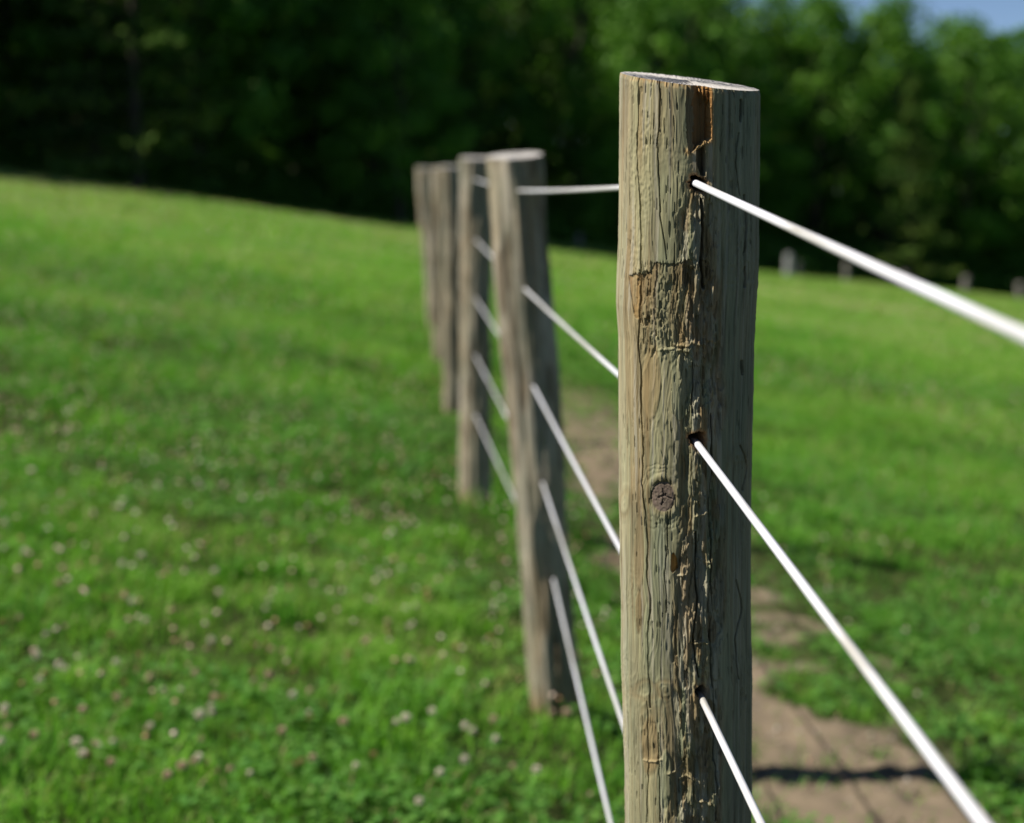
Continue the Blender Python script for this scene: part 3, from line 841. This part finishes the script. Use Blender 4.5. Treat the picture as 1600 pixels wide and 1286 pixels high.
# ------------------------------------------------------------------ far fence below the trees
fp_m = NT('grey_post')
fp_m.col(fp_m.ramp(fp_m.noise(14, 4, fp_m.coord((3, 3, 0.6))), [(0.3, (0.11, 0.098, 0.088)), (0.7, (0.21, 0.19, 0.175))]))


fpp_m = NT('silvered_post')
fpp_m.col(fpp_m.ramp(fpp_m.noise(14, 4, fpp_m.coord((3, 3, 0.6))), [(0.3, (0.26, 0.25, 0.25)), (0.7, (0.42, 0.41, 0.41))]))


def small_post(px, py_base, py_top, yd, r, label, pale=False):
    b = at_y(px, py_base, yd); t = at_y(px, py_top, yd)
    z0 = float(ground(b[0], yd)) - 0.3
    th = np.linspace(0, 2 * math.pi, 15)[:-1]; zs = np.linspace(z0, t[2], 14)
    V = []
    for k, z in enumerate(zs):
        rr = r * (1 + 0.06 * math.sin(z * 7 + px)) * (0.9 if k == len(zs) - 1 else 1)
        V.append(np.stack([b[0] + rr * np.cos(th) + 0.01 * math.sin(z * 3 + px), yd + rr * np.sin(th), np.full(14, z) + (0.02 * np.cos(th) if k == len(zs) - 1 else 0)], 1))
    V = np.concatenate(V); i = np.arange(13)[:, None] * 14; j = np.arange(14)[None]; j2 = (j + 1) % 14
    q = np.stack([i + j, i + j2, i + 14 + j2, i + 14 + j], -1).reshape(-1, 4)
    o = mesh_np('far_fence_post', V, [q, np.array([13 * 14 + np.arange(14)])], fpp_m.m if pale else fp_m.m, True)
    return tag(o, label, 'fence post', 'distant posts along the wood edge')


FY = 60.0
small_post(905, 398, 365, FY, 0.10, 'dim distant post seen between the leaning post and the sharp post')
small_post(1231, 440, 396, FY, 0.13, 'palest distant post, just right of the sharp post below the trees', True)
small_post(1247, 441, 408, FY + 0.8, 0.11, 'shorter distant post touching the palest one on its right')
small_post(1323, 452, 408, FY, 0.11, 'dim distant post in dark shade right of the pale pair')
small_post(1412, 462, 425, FY, 0.11, 'distant post cut by the underside of the top strand')
small_post(1508, 475, 432, FY, 0.13, 'distant post showing only its head above the top strand, near the right edge')
small_post(1592, 488, 442, FY, 0.13, 'rightmost distant post at the edge of the picture')

# ------------------------------------------------------------------ trees
bark = NT('bark')
bark.col(bark.ramp(bark.noise(6, 5, bark.coord((6, 6, 0.8))), [(0.3, (0.035, 0.028, 0.02)), (0.7, (0.09, 0.075, 0.058))]))
bark.bump(bark.noise(9, 5, bark.coord((7, 7, 0.7))), 0.8, 0.05)
leaf_m = foliage_mat('broad_leaves', [(0, (0.038, 0.105, 0.012)), (0.5, (0.080, 0.205, 0.018)), (1, (0.145, 0.285, 0.03))], 0.3)
pine_m = foliage_mat('pine_needles', [(0, (0.026, 0.060, 0.014)), (0.5, (0.06, 0.115, 0.022)), (1, (0.12, 0.17, 0.035))], 0.12, spec=0.05, rough=0.8)


def tube(V, Q, p0, p1, r0, r1, seg=7):
    p0, p1 = np.array(p0, float), np.array(p1, float)
    t = p1 - p0; t /= np.linalg.norm(t); s = np.cross(t, [0.31, 0.17, 0.93] if abs(t[2]) < .9 else [1, 0, 0]); s /= np.linalg.norm(s); n_ = np.cross(t, s)
    a = np.linspace(0, 2 * math.pi, seg, endpoint=False); off = sum(len(v) for v in V)
    ring = np.cos(a)[:, None] * s + np.sin(a)[:, None] * n_
    V.append(p0 + ring * r0); V.append(p1 + ring * r1)
    j = np.arange(seg); j2 = (j + 1) % seg
    Q.append(np.stack([off + j, off + j2, off + seg + j2, off + seg + j], 1))


def leaves(C, nrm, size, r):
    n = len(C)
    a = r.normal(size=(n, 3)); a -= (a * nrm).sum(1)[:, None] * nrm * 0.6; a /= np.linalg.norm(a, axis=1)[:, None]
    b = np.cross(nrm + r.normal(size=(n, 3)) * .5, a); b /= np.linalg.norm(b, axis=1)[:, None] + 1e-9
    s = (size * (0.6 + 0.8 * r.random(n)))[:, None]
    V = np.stack([C - a * s * .9, C - b * s * .5, C + a * s * .9, C + b * s * .5], 1).reshape(-1, 3)
    return V, np.arange(n)[:, None] * 4 + np.array([[0, 1, 2, 3]])


def broadleaf(seed, H, W, base, nl=7000):
    r = np.random.default_rng(seed)
    V, Q = [], []
    pts = [np.array([0, 0, -0.6])]
    for k in range(1, 7):
        pts.append(np.array([r.normal(0, .12) * k * .3, r.normal(0, .12) * k * .3, H * 0.72 * k / 6]))
    for k in range(6): tube(V, Q, pts[k], pts[k + 1], 0.22 * H / 12 * (1 - k / 7.5), 0.22 * H / 12 * (1 - (k + 1) / 7.5))
    cl = []
    for k in range(46):
        hz = base + (H - base) * (k + r.random()) / 46
        t = (hz - base) / (H - base)
        rad = W * (0.55 + 0.45 * math.sin(math.pi * min(1, t * 1.15 + 0.08))) * math.sqrt(max(0.03, 1 - max(0, t - .45) ** 2 * 3.1))
        a = k * 2.39996 + r.normal(0, .4); q = rad * (0.45 + 0.55 * math.sqrt(r.random()))
        c = np.array([q * math.cos(a), q * math.sin(a), hz]); cl.append((c, 0.55 + 0.75 * r.random()))
        i = min(5, max(1, int((hz - 1.2) / (H * .72) * 6)))
        if k % 2 == 0: tube(V, Q, pts[i], c * 0.85 + pts[i] * .15, 0.06, 0.018, 5)
    C, N, S, T = [], [], [], []
    per = nl // len(cl)
    for c, rad in cl:
        d = r.normal(size=(per, 3)); d /= np.linalg.norm(d, axis=1)[:, None]
        q = rad * r.random(per) ** 0.45
        p = c + d * q[:, None] * np.array([1.15, 1.15, 0.75]); C.append(p); N.append(d)
        T.append(np.clip(0.45 + r.normal(0, .22) + r.normal(0, .12, per), 0, 1))
    C = np.concatenate(C); N = np.concatenate(N); T = np.concatenate(T)
    LV, LQ = leaves(C, N, np.full(len(C), 0.15), r)
    return (np.concatenate(V), np.concatenate(Q)), (LV, LQ, np.repeat(T, 4))


def pine(seed, H, W, base, nl=7000):
    r = np.random.default_rng(seed)
    V, Q = [], []
    for k in range(6): tube(V, Q, (0, 0, -0.6 + (H + .4) * k / 6), (0, 0, -0.6 + (H + .4) * (k + 1) / 6), 0.2 * (1 - k / 6.2), 0.2 * (1 - (k + 1) / 6.2), 8)
    C, N, T = [], [], []
    nb = 58
    for k in range(nb):
        t = (k + r.random()) / nb; hz = base + (H - base) * t
        L = W * (1 - t * 0.9) * (0.65 + 0.5 * r.random()); a = k * 2.39996 + r.normal(0, .3)
        d = np.array([math.cos(a), math.sin(a), 0.05 + 0.25 * t]); side = np.array([-math.sin(a), math.cos(a), 0])
        tube(V, Q, (0, 0, hz), np.array([0, 0, hz]) + d * L * .9, 0.04, 0.008, 5)
        m = int(nl / nb * (0.5 + (1 - t)))
        s = r.random(m) ** 0.7
        wd = (1 - np.abs(2 * s - 1.1)) * 0.42 * L + 0.1
        off = (r.random(m) * 2 - 1) * wd
        p = np.array([0, 0, hz]) + d * (s * L)[:, None] + side * off[:, None] + np.stack([np.zeros(m), np.zeros(m), r.normal(0, .09, m) - 0.22 * s ** 2 * L * .4 + 0.12 * np.cos(off * 7)], 1)
        C.append(p); N.append(np.tile([0, 0, 1.0], (m, 1)) + r.normal(0, .35, (m, 3))); T.append(np.clip(0.45 + r.normal(0, .2) + r.normal(0, .12, m), 0, 1))
    C = np.concatenate(C); N = np.concatenate(N); N /= np.linalg.norm(N, axis=1)[:, None]; T = np.concatenate(T)
    LV, LQ = leaves(C, N, np.full(len(C), 0.14), r)
    return (np.concatenate(V), np.concatenate(Q)), (LV, LQ, np.repeat(T, 4))


protos = {}
def proto(kind, i, data, mat):
    (tv, tq), (lv, lq, lt) = data
    protos[(kind, i)] = (mesh_np('trunk', tv, [tq], bark.m, True, link=False),
                         mesh_np('crown', lv, [lq], mat, False, {'tint': ('FLOAT', lt)}, link=False), data)


for i, (s, H, W, b) in enumerate(((1, 12, 3.2, 2.0), (2, 11, 3.6, 1.6), (3, 13, 3.0, 2.6), (4, 10, 3.3, 1.2))): proto('broad', i, broadleaf(s, H, W, b), leaf_m)
for i, (s, H, W, b) in enumerate(((11, 13, 3.4, 0.9), (12, 12, 3.8, 0.7), (13, 14, 3.2, 1.2))): proto('pine', i, pine(s, H, W, b), pine_m)

H_OF = {('broad', 0): 12, ('broad', 1): 11, ('broad', 2): 13, ('broad', 3): 10, ('pine', 0): 13, ('pine', 1): 12, ('pine', 2): 14}


def canopy_limit(x, y):
    """height of the wood above its ground so that the canopy follows the surveyed slope of the hillside on the right"""
    d = x * math.sin(YAW) + y * math.cos(YAW); px = 800 + FPX * (x * math.cos(YAW) - y * math.sin(YAW)) / d
    if px < 1120: return 99.0
    top = np.interp(px, [1120, 1200, 1300, 1420, 1550, 1640, 1800], [-60, -5, 14, 24, 46, 20, 20])
    return 1.357 + (286 - top) / FPX * d - float(ground(x, y))


def tree(kind, i, x, y, sc, rz, label=None, group=None):
    tm, cm, _ = protos[(kind, i)]
    nm = 'broadleaf_tree' if kind == 'broad' else 'pine_tree'
    e = bpy.data.objects.new(nm, None); COL.objects.link(e); e.empty_display_size = 0.5
    e.location = (x, y, float(ground(x, y))); e.rotation_euler = (0, 0, rz); e.scale = (sc, sc, sc * random.uniform(.95, 1.08))
    for part, me in (('trunk', tm), ('crown', cm)):
        o = bpy.data.objects.new(part, me); COL.objects.link(o); o.parent = e
    if kind == 'broad':
        tag(e, label or 'leafy broadleaf tree in the dark dense wood behind the pasture', 'tree', group or 'broadleaf trees of the wood edge')
    else:
        tag(e, label or 'dark pine with layered boughs in the dense wood behind the pasture', 'tree', group or 'pines of the wood edge')
    return e


# trees that stand out of the edge
feat = [('pine', 1, 215, 51.5, 0.95, 'pine with drooping sunlit boughs, set in the blackest part of the wood at upper left'),
        ('pine', 0, 1425, 67.0, 0.62, 'pine whose olive sunlit boughs hang over the far fence at right'),
        ('broad', 1, 625, 57.5, 0.72, 'broadleaf tree with green clumps lit directly above the row of posts'),
        ('broad', 3, 1010, 63.5, 0.85, 'bright green tree crown just left of the sharp post top')]
for (k, i, px, yd, sc, lab) in feat:
    p = at_y(px, 300, yd); tree(k, i, p[0], yd, sc, random.random() * 6.28, lab)
used = [(at_y(f[2], 300, f[3])[0], f[3]) for f in feat]
for row, (yd, dx, sc0) in enumerate(((60.0, 4.0, 0.92), (64.0, 3.5, 1.0), (68.5, 3.2, 1.08))):
    x = -30.0 + row * 1.4
    while x < 34:
        xx = x + random.uniform(-.9, .9); yy = yd + 0.50 * xx + random.uniform(-1.0, 1.0)
        x += dx
        if any(abs(xx - a) < 2.6 and abs(yy - b) < 2.6 for a, b in used): continue
        right = float(sstep(6, 22, xx))
        if row == 0 and xx > 3: continue
        tier = float(sstep(-7, 0, xx)); sc = (1.22 * sc0 * (1 - tier) + (0.46, 0.86, 0.98)[row] * tier) * random.uniform(.9, 1.12)
        kind = 'pine' if random.random() < (0.42 if row == 0 else 0.25) else 'broad'
        if right > 0.3: kind = 'broad'
        ki = random.randrange(4 if kind == 'broad' else 3)
        cap_h = canopy_limit(xx, yy) / H_OF[(kind, ki)] / 1.02
        sc = min(sc, cap_h) if row < 2 or cap_h > 3 else cap_h * random.uniform(.92, 1.0)
        tree(kind, ki, xx, yy, sc, random.random() * 6.28)

# the rest of the wood: rows behind and the flanks, one mass
VV, QQ, TT, TV_, TQ_ = [], [], [], [], []
off = 0; toff = 0
spots = []
for yd in (77, 82, 88, 96, 105):
    x = -45.0 + random.random() * 3
    while x < 55:
        spots.append((x + random.uniform(-1.2, 1.2), yd + 0.25 * max(x, -10) + random.uniform(-1.5, 1.5), 1.05 - 0.13 * float(sstep(6, 20, x)))); x += 4.6
for x in (-52, -47, -42, -37, -33, -29, -26):
    for yd in (44, 50, 56, 62, 68): spots.append((x + random.uniform(-1, 1), yd + random.uniform(-1, 1), 1.25))
for x in (34, 39, 44, 49):
    for yd in (60, 65, 70): spots.append((x + random.uniform(-1, 1), yd + random.uniform(-1, 1), 0.8))
for (x, y, s0) in spots:
    key = ('broad', random.randrange(4)) if random.random() < .75 or x > 4 else ('pine', random.randrange(3))
    _, _, data = protos[key]
    lv, lq, lt = data[1]
    nq = len(lq); sel = np.arange(0, nq, 2)
    a = random.random() * 6.28; s = min(s0 * random.uniform(.85, 1.15), canopy_limit(x, y) / H_OF[key])
    Rm = np.array([[math.cos(a), -math.sin(a), 0], [math.sin(a), math.cos(a), 0], [0, 0, 1]]) * s
    v = lv.reshape(-1, 4, 3)[sel]
    cen = v.mean(1, keepdims=True); v = cen + (v - cen) * 1.35
    v = v.reshape(-1, 3) @ Rm.T + np.array([x, y, float(ground(x, y))])
    VV.append(v); QQ.append(np.arange(len(sel))[:, None] * 4 + np.array([[0, 1, 2, 3]]) + off); off += len(v)
    TT.append(lt.reshape(-1, 4)[sel].ravel())
    tv, tq = data[0]
    TV_.append(tv @ Rm.T + np.array([x, y, float(ground(x, y))])); TQ_.append(tq + toff); toff += len(tv)
wl = mesh_np('woodland', np.concatenate(VV), [np.concatenate(QQ)], leaf_m, False, {'tint': ('FLOAT', np.concatenate(TT))})
tag(wl, 'green wooded hillside rising behind the wood edge', 'woodland', kind='stuff')
mesh_np('trunks', np.concatenate(TV_), [np.concatenate(TQ_)], bark.m, True, parent=wl)['kind'] = 'stuff'
# undergrowth filling the foot of the wood
r = np.random.default_rng(5)
n = 60000
x = r.uniform(-26, 34, n); y = 59.5 + 0.5 * x + 16 * r.random(n) ** 1.4
hh = (0.4 + 1.9 * fbm(x * .5, y * .5, 91, 2)) * r.random(n) ** .7 * sstep(58.5, 62, y - 0.5 * x)
C = np.stack([x, y, ground(x, y) + hh], 1)
N = r.normal(size=(n, 3)); N[:, 2] = np.abs(N[:, 2]) + .4; N /= np.linalg.norm(N, axis=1)[:, None]
LV, LQ = leaves(C, N, np.full(n, 0.16), r)
o = mesh_np('undergrowth', LV, [LQ], leaf_m, False, {'tint': ('FLOAT', np.repeat(r.random(n) * .5, 4))})
tag(o, 'dark undergrowth at the foot of the wood', 'undergrowth', kind='stuff')
